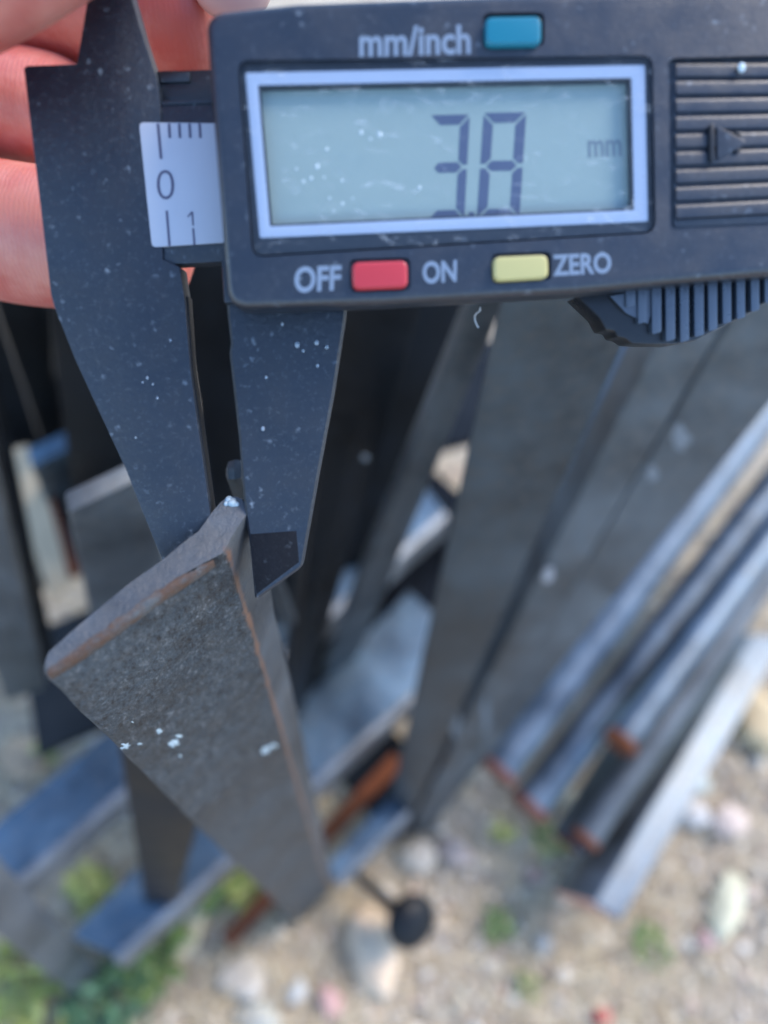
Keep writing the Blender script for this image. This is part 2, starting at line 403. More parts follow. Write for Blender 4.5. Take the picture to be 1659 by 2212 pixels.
for q in ((L1, 1062, 1057, 8, 8, M_spot), (L1, 1020, 1274, 7, 7, M_spot), (L2, 787, 985, 9, 9, M_spotd), (L3, 1184, 1238, 13, 20, M_spot), (L4, 1468, 940, 20, 28, M_spotd), (L4, 1406, 1020, 13, 18, M_spotd),
          (L1, 1165, 790, 20, 45, M_spotd), (L1, 990, 1180, 14, 12, M_spotd), (L1, 985, 1560, 12, 36, M_spotd), (L1, 905, 1590, 16, 10, M_spotd), (L3, 1050, 1540, 10, 40, M_spotd)):
    spot(*q, int(q[1]))

# rusty strip low behind the angle iron
p, q = ground_at(490, 2035, .012), ground_at(860, 1640, .03); e = (q - p).normalized(); s = e.cross(UP).normalized() * .0038
bm = prism_bm([p - s, p + s, p + s + UP * .003, p - s + UP * .003], [q - s, q + s, q + s + UP * .003, q - s + UP * .003]); bevel(bm, .0005)
tag(finish(bm, 'rusty_strip', M_rust), 'orange rusty flat strip lying low behind the foot of the measured angle iron', 'metal strip')

# round rods on the right
def tube_bm(p, q, r, seg=24):
    bm = bmesh.new(); ax = (q - p).normalized(); x = ax.orthogonal().normalized(); y = ax.cross(x); ri = []
    for c, rr in ((p, r * .9), (p + ax * r * .12, r), (q - ax * r * .12, r), (q, r * .9)):
        ri.append([bm.verts.new(c + (x * math.cos(6.2832 * k / seg) + y * math.sin(6.2832 * k / seg)) * rr) for k in range(seg)])
    for i in range(3):
        for k in range(seg): bm.faces.new((ri[i][k], ri[i][(k + 1) % seg], ri[i + 1][(k + 1) % seg], ri[i + 1][k]))
    bm.faces.new(ri[0][::-1]); bm.faces.new(ri[3]); return bm
def rod(label, end, dend, far, dfar, r, endmat, mat=M_tube):
    p, q = P(*end, dend), P(*far, dfar); q = q + (q - p) * .12
    root = thing('steel_rod', label, 'steel rod', p, 'smooth steel rods leaning at the right edge')
    o = finish(tube_bm(p, q, r * .001), 'shaft', mat, root, True); smooth_by_angle(o)
    ax = (q - p).normalized()
    o = finish(tube_bm(p - ax * r * .00018, p + ax * r * .0004, r * .00103), 'cut_end', endmat, root); smooth_by_angle(o)
rod('smooth steel rod with red cut end, uppermost and leftmost of the leaning rods', (1072, 1668), .352, (1615, 940), .41, 9.2, M_redend)
rod('smooth steel rod with red cut end, second of the leaning rods from the grey bars', (1140, 1745), .355, (1700, 1010), .415, 9.2, M_redend)
rod('smooth steel rod with orange end that stops short of the first two rods', (1338, 1605), .345, (1740, 1060), .41, 7.6, M_rust)
rod('thin purplish steel rod next to the large box bar', (1262, 1815), .35, (1760, 1090), .41, 6.6, M_rust, M_steelB)
# box bar: dark side and blue top face
def boxbar(label, corners, d0, d1, far, endmat, mats):
    (l0, r0), (l1, r1) = corners
    a0, b0, a1, b1 = P(*l0, d0), P(*r0, d0), P(*l1, d1), P(*r1, d1)
    a1 += (a1 - a0) * .15; b1 += (b1 - b0) * .15
    ax = (a1 - a0).normalized(); e = (b0 - a0).normalized(); nb = e.cross(ax).normalized()
    if nb.dot(a0 - CAM) < 0: nb = -nb
    side = nb * far * .001 - e * far * .00065
    root = thing('box_section_bar', label, 'steel bar', a0)
    bm = prism_bm([a0, b0, b0 + side, a0 + side], [a1, b1, b1 + side, a1 + side]); bevel(bm, .0012, 3)
    o = finish(bm, 'tube_wall', mats, root); smooth_by_angle(o)
    w_ = -ax * .0005
    s8 = side * .85 + e * .0004; c0 = a0 + side * .07
    bm = prism_bm([c0 + w_, b0 - e * .0008 + side * .07 + w_, b0 - e * .0008 + s8 + w_, c0 + s8 + w_], [c0 - w_, b0 - e * .0008 + side * .07 - w_, b0 - e * .0008 + s8 - w_, c0 + s8 - w_])
    finish(bm, 'cut_end', endmat, root)
boxbar('large square steel tube with pink cut end, lowest of the leaning bars', (((1285, 1952), (1342, 1990)), ((1590, 1430), (1665, 1440))), .335, .42, 19, M_rustpale, M_box)
boxbar('dark narrow steel channel leaning between the thin rods and the large square tube', (((1243, 1828), (1262, 1850)), ((1545, 1330), (1580, 1345))), .35, .415, 12, M_rust, M_steelA)

root = thing('steel_rod', 'bluish rod showing in the slit between the wide grey bar and the brownish bar', 'steel rod', P(1120, 1290, .33))
finish(tube_bm(P(1090, 1340, .30), P(1400, 690, .235), .0080), 'shaft', M_tube, root, True)
# carriage bolt on the ground
root = thing('carriage_bolt', 'black steel bolt with a round domed head lying beside the large white stone', 'bolt', P(885, 1990, .34))
c = P(888, 1990, .342); s = P(765, 1885, .352)
ax = (c - s).normalized()
o = finish(tube_bm(s, c - ax * .002, .0024), 'shank', M_steelC, root); smooth_by_angle(o)
bm = bmesh.new(); bmesh.ops.create_uvsphere(bm, u_segments=28, v_segments=16, radius=.0122)
look = (CAM - c).normalized(); q = (ax * .5 + look * .5).normalized().to_track_quat('Z', 'Y').to_matrix().to_4x4()
bm.transform(Matrix.Translation(c) @ q @ Matrix.Diagonal((1, 1, .6, 1))); finish(bm, 'head', M_steelC, root, True)

# added pale board standing in for sunlit ground seen through the gap
root = thing('sunlit_gap_board', 'added pale board with rusty edge, standing for sunlit ground between the bars at the left', 'pale board', P(20, 1000, .30))
a, b = (8, 975), (62, 960); c_, d_ = (112, 1310), (165, 1255)
fr = [P(*x, .30) for x in (a, b, d_, c_)]; bk = [x + (x - CAM).normalized() * .008 for x in fr]
bm = prism_bm(fr, bk); bevel(bm, .0012, 3); finish(bm, 'board', simple('sunlit_ground_cream', (.50, .40, .27), .75, .3, .3, 300), root)
fr = [P(*x, .2985) for x in ((92, 1030), (100, 1030), (172, 1240), (150, 1250))]; bk = [x + (x - CAM).normalized() * .009 for x in fr]
bm = prism_bm(fr, bk); bevel(bm, .0006, 2); tag(finish(bm, 'edge_strip', M_rust, root), 'rusty orange edge')

# ------------------------------------------------------------------ the measured angle iron
H0 = 0.0671
root = thing('angle_iron', 'upright steel angle iron with rusty edge and paint dabs, gripped in the caliper jaws', 'angle iron', at_drop(723, 1975, G))
prof = [(96, 1458), (90, 1440), (97, 1420), (164, 1359), (273, 1265), (346, 1206), (386, 1177), (408, 1163), (437, 1144), (453, 1122), (468, 1100), (483, 1083), (496, 1072), (512, 1069), (530, 1074), (543, 1090),
        (546, 1104), (522, 1140), (502, 1180), (492, 1198), (478, 1206), (458, 1217), (382, 1262), (286, 1334), (191, 1402), (120, 1450), (107, 1458)]
tp = [at_drop(u, v, H0) for u, v in prof]
# more rings down the length so that the edges wander slightly
bm = bmesh.new(); rings = []; NR = 60
zs = [0] + [(k / NR) ** 1.6 for k in range(1, NR + 1)]
cen = sum(tp, Vector()) / len(tp)
for k, t_ in enumerate(zs):
    ring = []
    for i, p in enumerate(tp):
        z = p.z * (1 - t_) + .0 * t_
        nn = noise.noise_vector(Vector((p.x * 160 + 3, p.y * 160, z * 120))) * .00022
        inset = (cen - p).normalized() * (.0005 if k == 0 else 0)
        ring.append(bm.verts.new(Vector((p.x, p.y, z - (.0 if k else -.00035))) + Vector((nn.x, nn.y, 0)) * (.4 if k == 0 else 1) + inset))
    rings.append(ring)
nP = len(tp)
bm.faces.new(rings[0])
for k in range(len(rings) - 1):
    for i in range(nP): bm.faces.new((rings[k][i], rings[k][(i + 1) % nP], rings[k + 1][(i + 1) % nP], rings[k + 1][i]))
iron = finish(bm, 'angle_section', M_iron, root); [setattr(p_, 'use_smooth', len(p_.vertices) <= 4) for p_ in iron.data.polygons]; iron.data.set_sharp_from_angle(angle=math.radians(50))
iron.data.materials.append(M_lit)
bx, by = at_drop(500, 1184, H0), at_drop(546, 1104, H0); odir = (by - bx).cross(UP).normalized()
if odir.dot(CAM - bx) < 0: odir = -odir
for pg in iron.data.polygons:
    if pg.normal.z > .55 or (pg.normal.dot(odir) > .93): pg.material_index = 1  # end and right flange coloured lighter for the light they catch
heelw = at_drop(488, 1190, H0)
# paint the rusty arris where the edge itself is rusty (distance from the heel line, world position)
m, t = M_iron, M_iron.node_tree; b = t.nodes['Principled BSDF']
def edge_rust(t, b, pts, w0, w1, col=(.22, .085, .04)):
    tc = t.nodes.new('ShaderNodeNewGeometry'); sep = t.nodes.new('ShaderNodeVectorMath'); sep.operation = 'MULTIPLY'; sep.inputs[1].default_value = (1, 1, 0)
    t.links.new(tc.outputs['Position'], sep.inputs[0])
    ds = t.nodes.new('ShaderNodeVectorMath'); ds.operation = 'DISTANCE'; ds.inputs[1].default_value = (pts.x, pts.y, 0)
    t.links.new(sep.outputs[0], ds.inputs[0])
    co = tc.outputs['Position']; nn = nz(t, co, 420, 5, .7)
    ad = nd(t, 'ShaderNodeMath', operation='MULTIPLY_ADD'); t.links.new(nn, ad.inputs[0]); ad.inputs[1].default_value = w1 * 1.6; t.links.new(ds.outputs['Value'], ad.inputs[2])
    mr = nd(t, 'ShaderNodeMapRange'); t.links.new(ad.outputs[0], mr.inputs[0]); mr.inputs[1].default_value = w0 + w1 * .8; mr.inputs[2].default_value = w0 + w1 * 1.25; mr.inputs[3].default_value = .9; mr.inputs[4].default_value = 0
    old = b.inputs['Base Color'].links[0].from_socket
    t.links.new(mix(t, mr.outputs[0], old, col), b.inputs['Base Color'])
    old = b.inputs['Metallic'].links[0].from_socket
    t.links.new(mix(t, mr.outputs[0], old, (0, 0, 0)), b.inputs['Metallic'])
edge_rust(t, b, at_drop(495, 1192, H0), .0001, .0010, (.15, .075, .045))
edge_rust(M_lit.node_tree, M_lit.node_tree.nodes['Principled BSDF'], at_drop(495, 1192, H0), .0001, .0012, (.15, .075, .045))
# rusty seam along the lower border of the cut end
fr = []; 
lo = [(103, 1458), (191, 1402), (330, 1301), (462, 1212)]; hi = [(104, 1445), (188, 1386), (322, 1285), (460, 1208)]
def wob(i): return random.uniform(-3, 3)
pts_lo = []; pts_hi = []
for i in range(31):
    s = i / 30 * 3; k = min(2, int(s)); f = s - k
    pts_lo.append((lo[k][0] * (1 - f) + lo[k + 1][0] * f, lo[k][1] * (1 - f) + lo[k + 1][1] * f + .5))
    pts_hi.append((hi[k][0] * (1 - f) + hi[k + 1][0] * f, hi[k][1] * (1 - f) + hi[k + 1][1] * f + wob(i) * 1.3))
bm = bmesh.new(); up = .0005
va = [bm.verts.new(at_drop(u, v, H0 - up)) for u, v in pts_lo]; vb = [bm.verts.new(at_drop(u, v, H0 - up)) for u, v in pts_hi]
vc = [bm.verts.new(at_drop(u, v, H0) + (CAM - at_drop(u, v, H0)).normalized() * .0003 + Vector((0, 0, -.0012))) for u, v in pts_lo]
for i in range(30):
    bm.faces.new((va[i], va[i + 1], vb[i + 1], vb[i])); bm.faces.new((vc[i], vc[i + 1], va[i + 1], va[i]))
M_seam = steel('rusty_burr', .07, .5, .1, .4, 1.5, (.9, 1, 1.1), 9, 1.6)
t = M_seam.node_tree; b = t.nodes['Principled BSDF']; old = b.inputs['Base Color'].links[0].from_socket
t.links.new(mix(t, ramp(t, nz(t, coords(t), 330, 5, .75), [(.40, W3(0)), (.56, W3(.9))]), old, (.075, .038, .022)), b.inputs['Base Color'])
finish(bm, 'rusty_burr', M_seam, root, True)
# the dabs of pale paint / bird lime on the big face
def face_point(u, v):                            # ray against the outer face of the long leg
    a = at_drop(107, 1457, H0); c2 = at_drop(462, 1216, H0); nrm = (c2 - a).cross(UP).normalized(); r = RW @ ray(u, v)
    return CAM + r * ((a - CAM).dot(nrm) / r.dot(nrm)), nrm
def dab(u, v, ru, rv, seed):
    rnd = random.Random(seed); c0, nrm = face_point(u, v)
    if nrm.dot(CAM - c0) < 0: nrm = -nrm
    bm = bmesh.new(); ctr = bm.verts.new(c0 + nrm * .00018); ring = []; N = 18
    for k in range(N):
        a = 6.2832 * k / N; rr = rnd.uniform(.55, 1.2)
        pp, _ = face_point(u + ru * rr * math.cos(a), v + rv * rr * math.sin(a)); ring.append(bm.verts.new(pp + nrm * .00003))
    mid = [bm.verts.new((x.co * .6 + c0 * .4) + nrm * rnd.uniform(.00005, .00022)) for x in ring]
    for k in range(N):
        bm.faces.new((ring[k], ring[(k + 1) % N], mid[(k + 1) % N], mid[k])); bm.faces.new((mid[k], mid[(k + 1) % N], ctr))
    finish(bm, 'paint_dab', M_dab, root, True)
for i, (u, v, a, b2) in enumerate([(342, 1578, 8, 9), (271, 1609, 15, 11), (374, 1606, 13, 9), (386, 1590, 8, 4), (574, 1620, 11, 10), (591, 1610, 8, 5), (300, 1605, 8, 3), (285, 1558, 4, 2), (389, 1632, 4, 6)]):
    dab(u, v, a, b2, i)
for i, (u, v, r) in enumerate([(495, 1081, .00042), (503, 1087, .0005), (489, 1089, .0003), (511, 1090, .0003)]):
    bm = bmesh.new(); bmesh.ops.create_icosphere(bm, subdivisions=2, radius=r)
    for vx in bm.verts: vx.co *= 1 + .35 * noise.noise(vx.co * 3000)
    bm.transform(Matrix.Translation(at_drop(u, v, H0 - .0003))); finish(bm, 'paint_dab', M_dab, root, True)

# ------------------------------------------------------------------ the caliper
cal = thing('digital_caliper', 'dark plastic digital caliper reading 3.8 mm, held across the angle iron', 'caliper', J(600, 600, 0))
jaw1 = [(50, 146), (58, 141), (165, 137), (188, 0), (196, -60), (270, -60), (286, -4), (303, 58), (326, 128), (338, 165), (347, 225), (352, 560), (389, 576), (392, 600), (400, 650), (412, 800), (424, 890), (438, 985), (455, 1110), (470, 1215), (420, 1240), (360, 1235),
        (345, 1200), (267, 1005), (210, 882), (162, 778), (116, 662), (109, 636), (88, 460), (70, 310)]
cal_prism('fixed_jaw', jaw1, 0, 3.2, M_jaw, cal, .22, 2)
# worn step along the fixed jaw's measuring edge
cal_prism('measuring_edge', [(397, 640), (409, 800), (421, 890), (435, 985), (452, 1110), (463, 1190), (470, 1190), (459, 1110), (443, 985), (430, 890), (417, 800), (406, 640)], -.7, 2.0, M_steelC, cal, .1)
cal_prism('beam', [(340, 222), (2300, 160), (2300, 470), (352, 572)], -.25, 2.4, M_jaw, cal, .2)
cal_prism('rack_rail', [(338, 153), (2300, 98), (2300, 200), (348, 232)], -1.3, 1.3, M_dark, cal, .15)
cal_prism('rack_ridge', [(345, 156), (410, 155), (410, 176), (346, 178)], -1.0, .6, M_dark, cal, .1)
cal_prism('rack_groove_edge', [(350, 218), (480, 214), (480, 222), (350, 226)], -.1, .8, M_jaw, cal, .08)
# sticker with scale
st = cal_prism('scale_sticker', rounded([(300, 264), (470, 266), (484, 524), (328, 534)], [12, 3, 3, 10]), .1, .28, M_sticker, cal, .04)
def ink(px, lift=.13, mat=M_ink, par=st, name='scale_mark'):
    bm = bmesh.new(); bm.faces.new([bm.verts.new(J(u, v, lift)) for u, v in px]); return finish(bm, name, mat, par)
def tick(u0, v0, u1, v1, wd): ink([(u0 - wd, v0), (u0 + wd, v0), (u1 + wd, v1), (u1 - wd, v1)])
tick(341, 267, 348, 343, 3.2)
for x in (366, 388, 410, 432): tick(x - 1, 267, x + 1, 298, 3.0)
tick(360, 455, 366, 531, 2.6); tick(417, 493, 420, 529, 2.2)
def text(s, tl, tr, br, bl, lift, mat, par, name='lettering', bold=0.0, solid=0):
    cu = bpy.data.curves.new('txt', 'FONT'); cu.body = s; cu.offset = bold; cu.resolution_u = 4
    to = bpy.data.objects.new('txt', cu); COL.objects.link(to); bpy.context.view_layer.update()
    me = bpy.data.meshes.new_from_object(to.evaluated_get(bpy.context.evaluated_depsgraph_get()))
    bpy.data.objects.remove(to)
    xs_ = [v.co.x for v in me.vertices]; ys_ = [v.co.y for v in me.vertices]
    x0, x1, y0, y1 = min(xs_), max(xs_), min(ys_), max(ys_)
    for v in me.vertices:
        a = (v.co.x - x0) / (x1 - x0); b_ = (v.co.y - y0) / (y1 - y0)
        p = (Vector(bl) * (1 - a) + Vector(br) * a) * (1 - b_) + (Vector(tl) * (1 - a) + Vector(tr) * a) * b_
        v.co = J(p.x, p.y, lift)
    me.name = name; return link(name, me, mat, par)
text('0', (337, 368), (375, 366), (378, 430), (340, 432), .13, M_ink, st, 'numeral', -.012)
ink([(413, 457), (417, 457), (419, 487), (415.5, 487)], name='numeral'); ink([(413, 457), (415, 461), (406, 470), (404.5, 467)], .135, name='numeral')

# sliding jaw
jaw2 = [(486, 600), (752, 600), (748, 681), (722, 850), (690, 1020), (655, 1218), (650, 1228), (553, 1297), (550, 1290), (540, 1181), (532, 1131), (522, 1031), (515, 941), (505, 851), (495, 764), (498, 741), (492, 690)]
cal_prism('sliding_jaw', jaw2, .2, 3.0, M_jaw, cal, .32, 1, 20)
cal_prism('jaw_tip_face', [(541, 1154), (640, 1147), (646, 1214), (555, 1283), (551, 1262)], .24, .3, M_matte, cal, .03)
cal_prism('slider_plate', [(478, 560), (800, 560), (800, 640), (484, 655)], 1.2, 3, M_dark, cal, .2)

# housing
LH = 6.2
house_px = rounded([(441, 25), (640, 3), (1200, -18), (2300, -60), (2300, 545), (1659, 594), (1244, 632), (829, 656), (493, 668)], [42, 0, 0, 80, 80, 0, 0, 0, 46], 6)
house = cal_prism('housing', house_px, LH, 5.0, M_house, cal, .9, 4, 40)
def cutter(px, lift_floor, top=3):
    fr = [J(u, v, LH) + PN * top * .001 for u, v in px]; bk = [p - PN * (top + LH - lift_floor) * .001 for p in fr]
    bm = prism_bm(fr, bk); return finish(bm, 'cutter', None)
win = rounded([(513, 130), (1410, 119), (1417, 503), (545, 556)], [26, 26, 28, 26], 5)
grip = rounded([(1443, 126), (2100, 108), (2110, 470), (1447, 500)], 16, 4)
b_blue = [(1043, 28), (1176, 26), (1176, 100), (1043, 102)]; b_red = [(754, 560), (886, 556), (887, 628), (756, 632)]; b_yel = [(1060, 548), (1190, 543), (1191, 606), (1063, 613)]
carve(house, [cutter(win, LH - 1.9), cutter(grip, LH - .55), cutter(rounded(b_blue, 16), LH - .7), cutter(rounded(b_red, 14), LH - .7), cutter(rounded(b_yel, 14), LH - .7)])
# window rim, floor, frame, lcd
def ring_px(name, outer, inner, lift, thick, mat, par, bev=.05):
    bm = bmesh.new(); n = len(outer)
    fo = [bm.verts.new(J(u, v, lift)) for u, v in outer]; fi = [bm.verts.new(J(u, v, lift)) for u, v in inner]
    d = PN * thick * .001
    bo = [bm.verts.new(x.co - d) for x in fo]; bi = [bm.verts.new(x.co - d) for x in fi]
    for i in range(n):
        j = (i + 1) % n
        bm.faces.new((fo[i], fo[j], fi[j], fi[i])); bm.faces.new((bo[j], bo[i], bi[i], bi[j]))
        bm.faces.new((fo[j], fo[i], bo[i], bo[j])); bm.faces.new((fi[i], fi[j], bi[j], bi[i]))
    bmesh.ops.recalc_face_normals(bm, faces=bm.faces)
    if bev: bevel(bm, bev * .001, 2)
    o = finish(bm, name, mat, par); smooth_by_angle(o); return o
ring_px('screen_surround', rounded([(516, 134), (1406, 123), (1413, 500), (547, 552)], 20, 5), rounded([(557, 184), (1364, 168), (1370, 454), (583, 489)], 3, 5), LH - .62, 1.1, M_dark, cal, .06)
ring_px('screen_frame', rounded([(530, 157), (1393, 140), (1400, 478), (561, 514)], 5, 3), rounded([(557, 184), (1364, 168), (1370, 454), (583, 489)], 3, 3), LH - .45, .28, M_frame, cal, .06)
ring_px('screen_gasket', rounded([(557, 184), (1364, 168), (1370, 454), (583, 489)], 3, 3), rounded([(561, 188), (1360, 172), (1366, 450), (587, 485)], 3, 3), LH - .47, .95, M_dark, cal, 0)
lcd_l = LH - 1.45
o = cal_prism('lcd_panel', [(548, 176), (1372, 160), (1378, 462), (574, 497)], lcd_l, .2, M_lcd, cal, 0)
# fading dark band behind the frame on the right and top of the panel
def seg7(tl, tr, br, bl, which, mat, faint=()):
    def B(x, y):
        p = (Vector(tl) * (1 - x) + Vector(tr) * x) * (1 - y) + (Vector(bl) * (1 - x) + Vector(br) * x) * y
        return (p.x, p.y)
    t_, s_ = .235, .095; g = .022
    segs = {'a': [(g, 0), (1 - g, 0), (1 - t_ - g, s_), (t_ + g, s_)],
            'b': [(1, g), (1, .5 - g), (1 - t_ / 2, .5 - g), (1 - t_, .5 - s_ / 2 - g), (1 - t_, s_ + g)],
            'c': [(1 - t_ / 2, .5 + g), (1, .5 + g), (1, 1 - g), (1 - t_, 1 - s_ - g), (1 - t_, .5 + s_ / 2 + g)],
            'd': [(t_ + g, 1 - s_), (1 - t_ - g, 1 - s_), (1 - g, 1), (g, 1)],
            'e': [(0, .5 + g), (t_ / 2, .5 + g), (t_, .5 + s_ / 2 + g), (t_, 1 - s_ - g), (0, 1 - g)],
            'f': [(0, g), (t_, s_ + g), (t_, .5 - s_ / 2 - g), (t_ / 2, .5 - g), (0, .5 - g)],
            'g': [(t_ / 2 + .03, .5), (t_ + .02, .5 - s_ / 2), (1 - t_ - .02, .5 - s_ / 2), (1 - t_ / 2 - .03, .5), (1 - t_ - .02, .5 + s_ / 2), (t_ + .02, .5 + s_ / 2)]}
    for k in which: ink([B(x, y) for x, y in segs[k]], lcd_l + .03, mat, cal, 'display_segment')
seg7((930, 249), (1015, 247), (1003, 474), (922, 477), 'abgcd', M_seg)
seg7((1045, 244), (1137, 242), (1122, 472), (1030, 474), 'abcdefg', M_seg)
ink([(1013, 458), (1025, 458), (1024, 470), (1012, 470)], lcd_l + .03, M_seg, cal, 'decimal_point')
text('mm', (1270, 303), (1342, 301), (1343, 337), (1271, 339), lcd_l + .03, M_segf, cal, 'display_unit', .015)
bm = bmesh.new(); bm.faces.new([bm.verts.new(J(u, v, LH - .12)) for u, v in rounded([(517, 134), (1406, 122), (1412, 500), (548, 552)], 22, 5)])
finish(bm, 'window_pane', M_glass, cal)
# lettering
text('mm/inch', (776, 58), (1016, 52), (1017, 117), (776, 124), LH + .02, M_print, cal, 'lettering', .025)
text('OFF', (636, 576), (738, 572), (736, 627), (636, 634), LH + .02, M_print, cal, 'lettering', .03)
text('ON', (912, 565), (987, 561), (986, 609), (914, 614), LH + .02, M_print, cal, 'lettering', .03)
text('ZERO', (1193, 550), (1320, 544), (1321, 590), (1195, 597), LH + .02, M_print, cal, 'lettering', .03)
for pxs, mt, lab in ((((1049, 35), (1170, 33), (1170, 95), (1049, 97)), M_blue, 'blue mm/inch button'), (((760, 566), (880, 562), (881, 621), (762, 626)), M_red, 'red off button'), (((1066, 554), (1184, 549), (1186, 601), (1068, 608)), M_yel, 'pale yellow zero button')):
    bt = cal_prism('button', rounded(list(pxs), 16, 4), LH + .75, 1.6, mt, cal, .38, 3, 40); bt['label'] = lab
# ribbed battery cover
cov = cal_prism('battery_cover', rounded([(1452, 136), (2095, 118), (2100, 462), (1455, 491)], 8, 3), LH - .4, .4, M_house, cal, .05)
for k in range(9):
    y = 152 + k * 38.3; yb = lambda x: y - (x - 1450) * (.004 + .006 * k)
    fr = []; n = 7; x0, x1 = 1459, 2090
    bm = bmesh.new(); r0, r1 = [], []
    for i in range(n + 1):
        a = i / n; hh = min(1, math.sin(a * math.pi) * 2.1) * .3
        yy = y - 18 + 36 * a
        r0.append(bm.verts.new(J(x0 + 3 * (1 - hh), yy, LH - .42 + hh))); r1.append(bm.verts.new(J(x1, yb(x1) - 18 + 36 * a, LH - .42 + hh)))
    for i in range(n): bm.faces.new((r0[i], r0[i + 1], r1[i + 1], r1[i]))
    bm.faces.new(r0[::-1]); bm.faces.new(r1); bm.faces.new((r0[0], r1[0], r1[-1], r0[-1]))
    o = finish(bm, 'rib', M_house, cov); smooth_by_angle(o, 50)
cal_prism('arrow_slot', rounded([(1533, 268), (1543, 268), (1544, 349), (1534, 349)], 4), LH + .22, .5, M_black, cov, .04)
cal_prism('arrow', rounded([(1549, 272), (1610, 303), (1610, 311), (1550, 345)], 5), LH + .12, .5, M_house, cov, .2)
for q_ in ([(1588, 282), (1600, 286), (1602, 294), (1590, 291)], [(1588, 331), (1600, 328), (1602, 320), (1590, 323)]):
    cal_prism('arrow_notch', q_, LH + .12, .3, M_black, cov, .03)
# thumb roller with ribs below the housing
ro = cal_prism('thumb_grip', [(1246, 640), (1420, 610), (1760, 590), (1740, 615), (1659, 652), (1621, 676), (1560, 707), (1500, 737), (1462, 744), (1400, 744), (1366, 742), (1350, 731), (1334, 728), (1328, 715), (1309, 713), (1301, 698), (1296, 688)], 2.0, 4, M_black, cal, .3)
tops = [(1352, 1371, 655, 664), (1378, 1396, 640, 700), (1408, 1428, 638, 722), (1438, 1458, 634, 738), (1469, 1488, 630, 740), (1500, 1520, 627, 728), (1530, 1549, 622, 716), (1561, 1579, 618, 700), (1591, 1609, 614, 690), (1622, 1640, 611, 674), (1652, 1672, 608, 655)]
for (x0, x1, y0, y1) in tops:
    cal_prism('rib', rounded([(x0, y0 - 30), (x1, y0 - 32), (x1 + 1, y1 - 5), (x0 + 1, y1)], 4), 2.9, 1.2, M_rib, ro, .22)
bm = prism_bm([J(1318, 640, 2.6), J(1420, 620, 2.6), J(1400, 700, 2.6), J(1352, 676, 2.6)], [J(1318, 640, 1.2), J(1420, 620, 1.2), J(1400, 700, 1.2), J(1352, 676, 1.2)]); finish(bm, 'rib_shoulder', M_rib, ro)

# lint hanging from the housing
def fibre(pts, r, name, mat, parent):
    bm = bmesh.new(); prev = None
    for p in pts:
        x = [bm.verts.new(p + Vector((math.cos(a), math.sin(a), 0)) * r) for a in (0, 2.1, 4.2)]
        if prev:
            for k in range(3): bm.faces.new((prev[k], prev[(k + 1) % 3], x[(k + 1) % 3], x[k]))
        prev = x
    return finish(bm, name, mat, parent, True)
o = fibre([J(u, v, 1.2) for u, v in ((1037, 664), (1036, 672), (1028, 678), (1025, 684), (1026, 693), (1030, 702), (1033, 707))], .00009, 'lint_fibre', M_fluff, None)
tag(o, 'curled pale lint fibre hanging under the caliper housing', 'lint')
# water drops / pale grains on the faces: raised beads
def bead_set(name, spots, parent, mat):
    for (u, v, lift, r) in spots:
        bm = bmesh.new(); bmesh.ops.create_icosphere(bm, subdivisions=2, radius=r * .001)
        q = PN.to_track_quat('Z', 'Y').to_matrix().to_4x4()
        bm.transform(Matrix.Translation(J(u, v, lift)) @ q @ Matrix.Diagonal((1, 1.25, .45, 1))); finish(bm, name, mat, parent, True)
M_water, tw, bw = new_mat('water_drop'); bw.inputs['Base Color'].default_value = (.5, .6, .7, 1); bw.inputs['Roughness'].default_value = .08; bw.inputs['Transmission Weight'].default_value = .6
bead_set('water_drop', [(642, 745, .25, .26), (684, 740, .25, .22), (686, 790, .25, .15), (706, 750, .25, .16), (568, 926, .25, .2), (655, 758, .25, .12), (610, 700, .25, .14), (575, 815, .25, .13), (318, 816, .02, .13), (330, 830, .02, .1), (368, 735, .02, .12), (308, 826, .02, .1), (340, 860, .02, .12), (293, 945, .02, .1)], cal, M_water)
M_grain = simple('pale_grain', (.38, .46, .50), .4, .5, .3, 900)
bead_set('dust_grain', [(780, 286, LH - .1, .16), (800, 300, LH - .1, .1), (820, 291, LH - .1, .2), (706, 322, LH - .1, .12), (685, 360, LH - .1, .18), (655, 392, LH - .1, .13), (672, 385, LH - .1, .13), (700, 383, LH - .1, .09), (640, 365, LH - .1, .1), (739, 390, LH - .1, .1), (712, 428, LH - .1, .1), (740, 440, LH - .1, .12), (720, 455, LH - .1, .08), (762, 428, LH - .1, .07), (906, 405, LH - .1, .14), (1602, 146, LH + .2, .35)], cal, M_grain)

# ------------------------------------------------------------------ the hand
hand = thing('person', 'bare left hand of a person gripping the caliper head, fingertips behind the fixed jaw', 'person', P(-200, 250, .09))
def Hp(u, v, d, r): return (P(u, v, d), r)
palm = [Hp(-900, 150, .100, .019), Hp(-640, 180, .100, .018)]
chains = [[Hp(-430, 40, .104, .0095), Hp(-150, -10, .103, .0088), Hp(170, 5, .0985, .0092), Hp(400, 22, .0955, .0090), Hp(510, 26, .094, .0072)],     # index
          [Hp(-430, 190, .105, .0092), Hp(-150, 205, .103, .0080), Hp(60, 228, .0985, .0074), Hp(220, 250, .096, .0062)],                      # middle
          [Hp(-420, 380, .103, .0092), Hp(-160, 460, .100, .0090), Hp(60, 520, .0955, .0092), Hp(310, 522, .0935, .0082), Hp(415, 535, .093, .0076)],      # ring
          [Hp(-450, 560, .115, .008), Hp(-330, 700, .120, .0066), Hp(-260, 790, .122, .0056)],
          [Hp(-620, -60, .085, .011), Hp(-420, -10, .066, .0105), Hp(-60, -195, .060, .0098), Hp(200, -345, .062, .0090), Hp(330, -420, .065, .007)]]  # thumb, in front
bm = bmesh.new(); lay = bm.verts.layers.skin.verify()
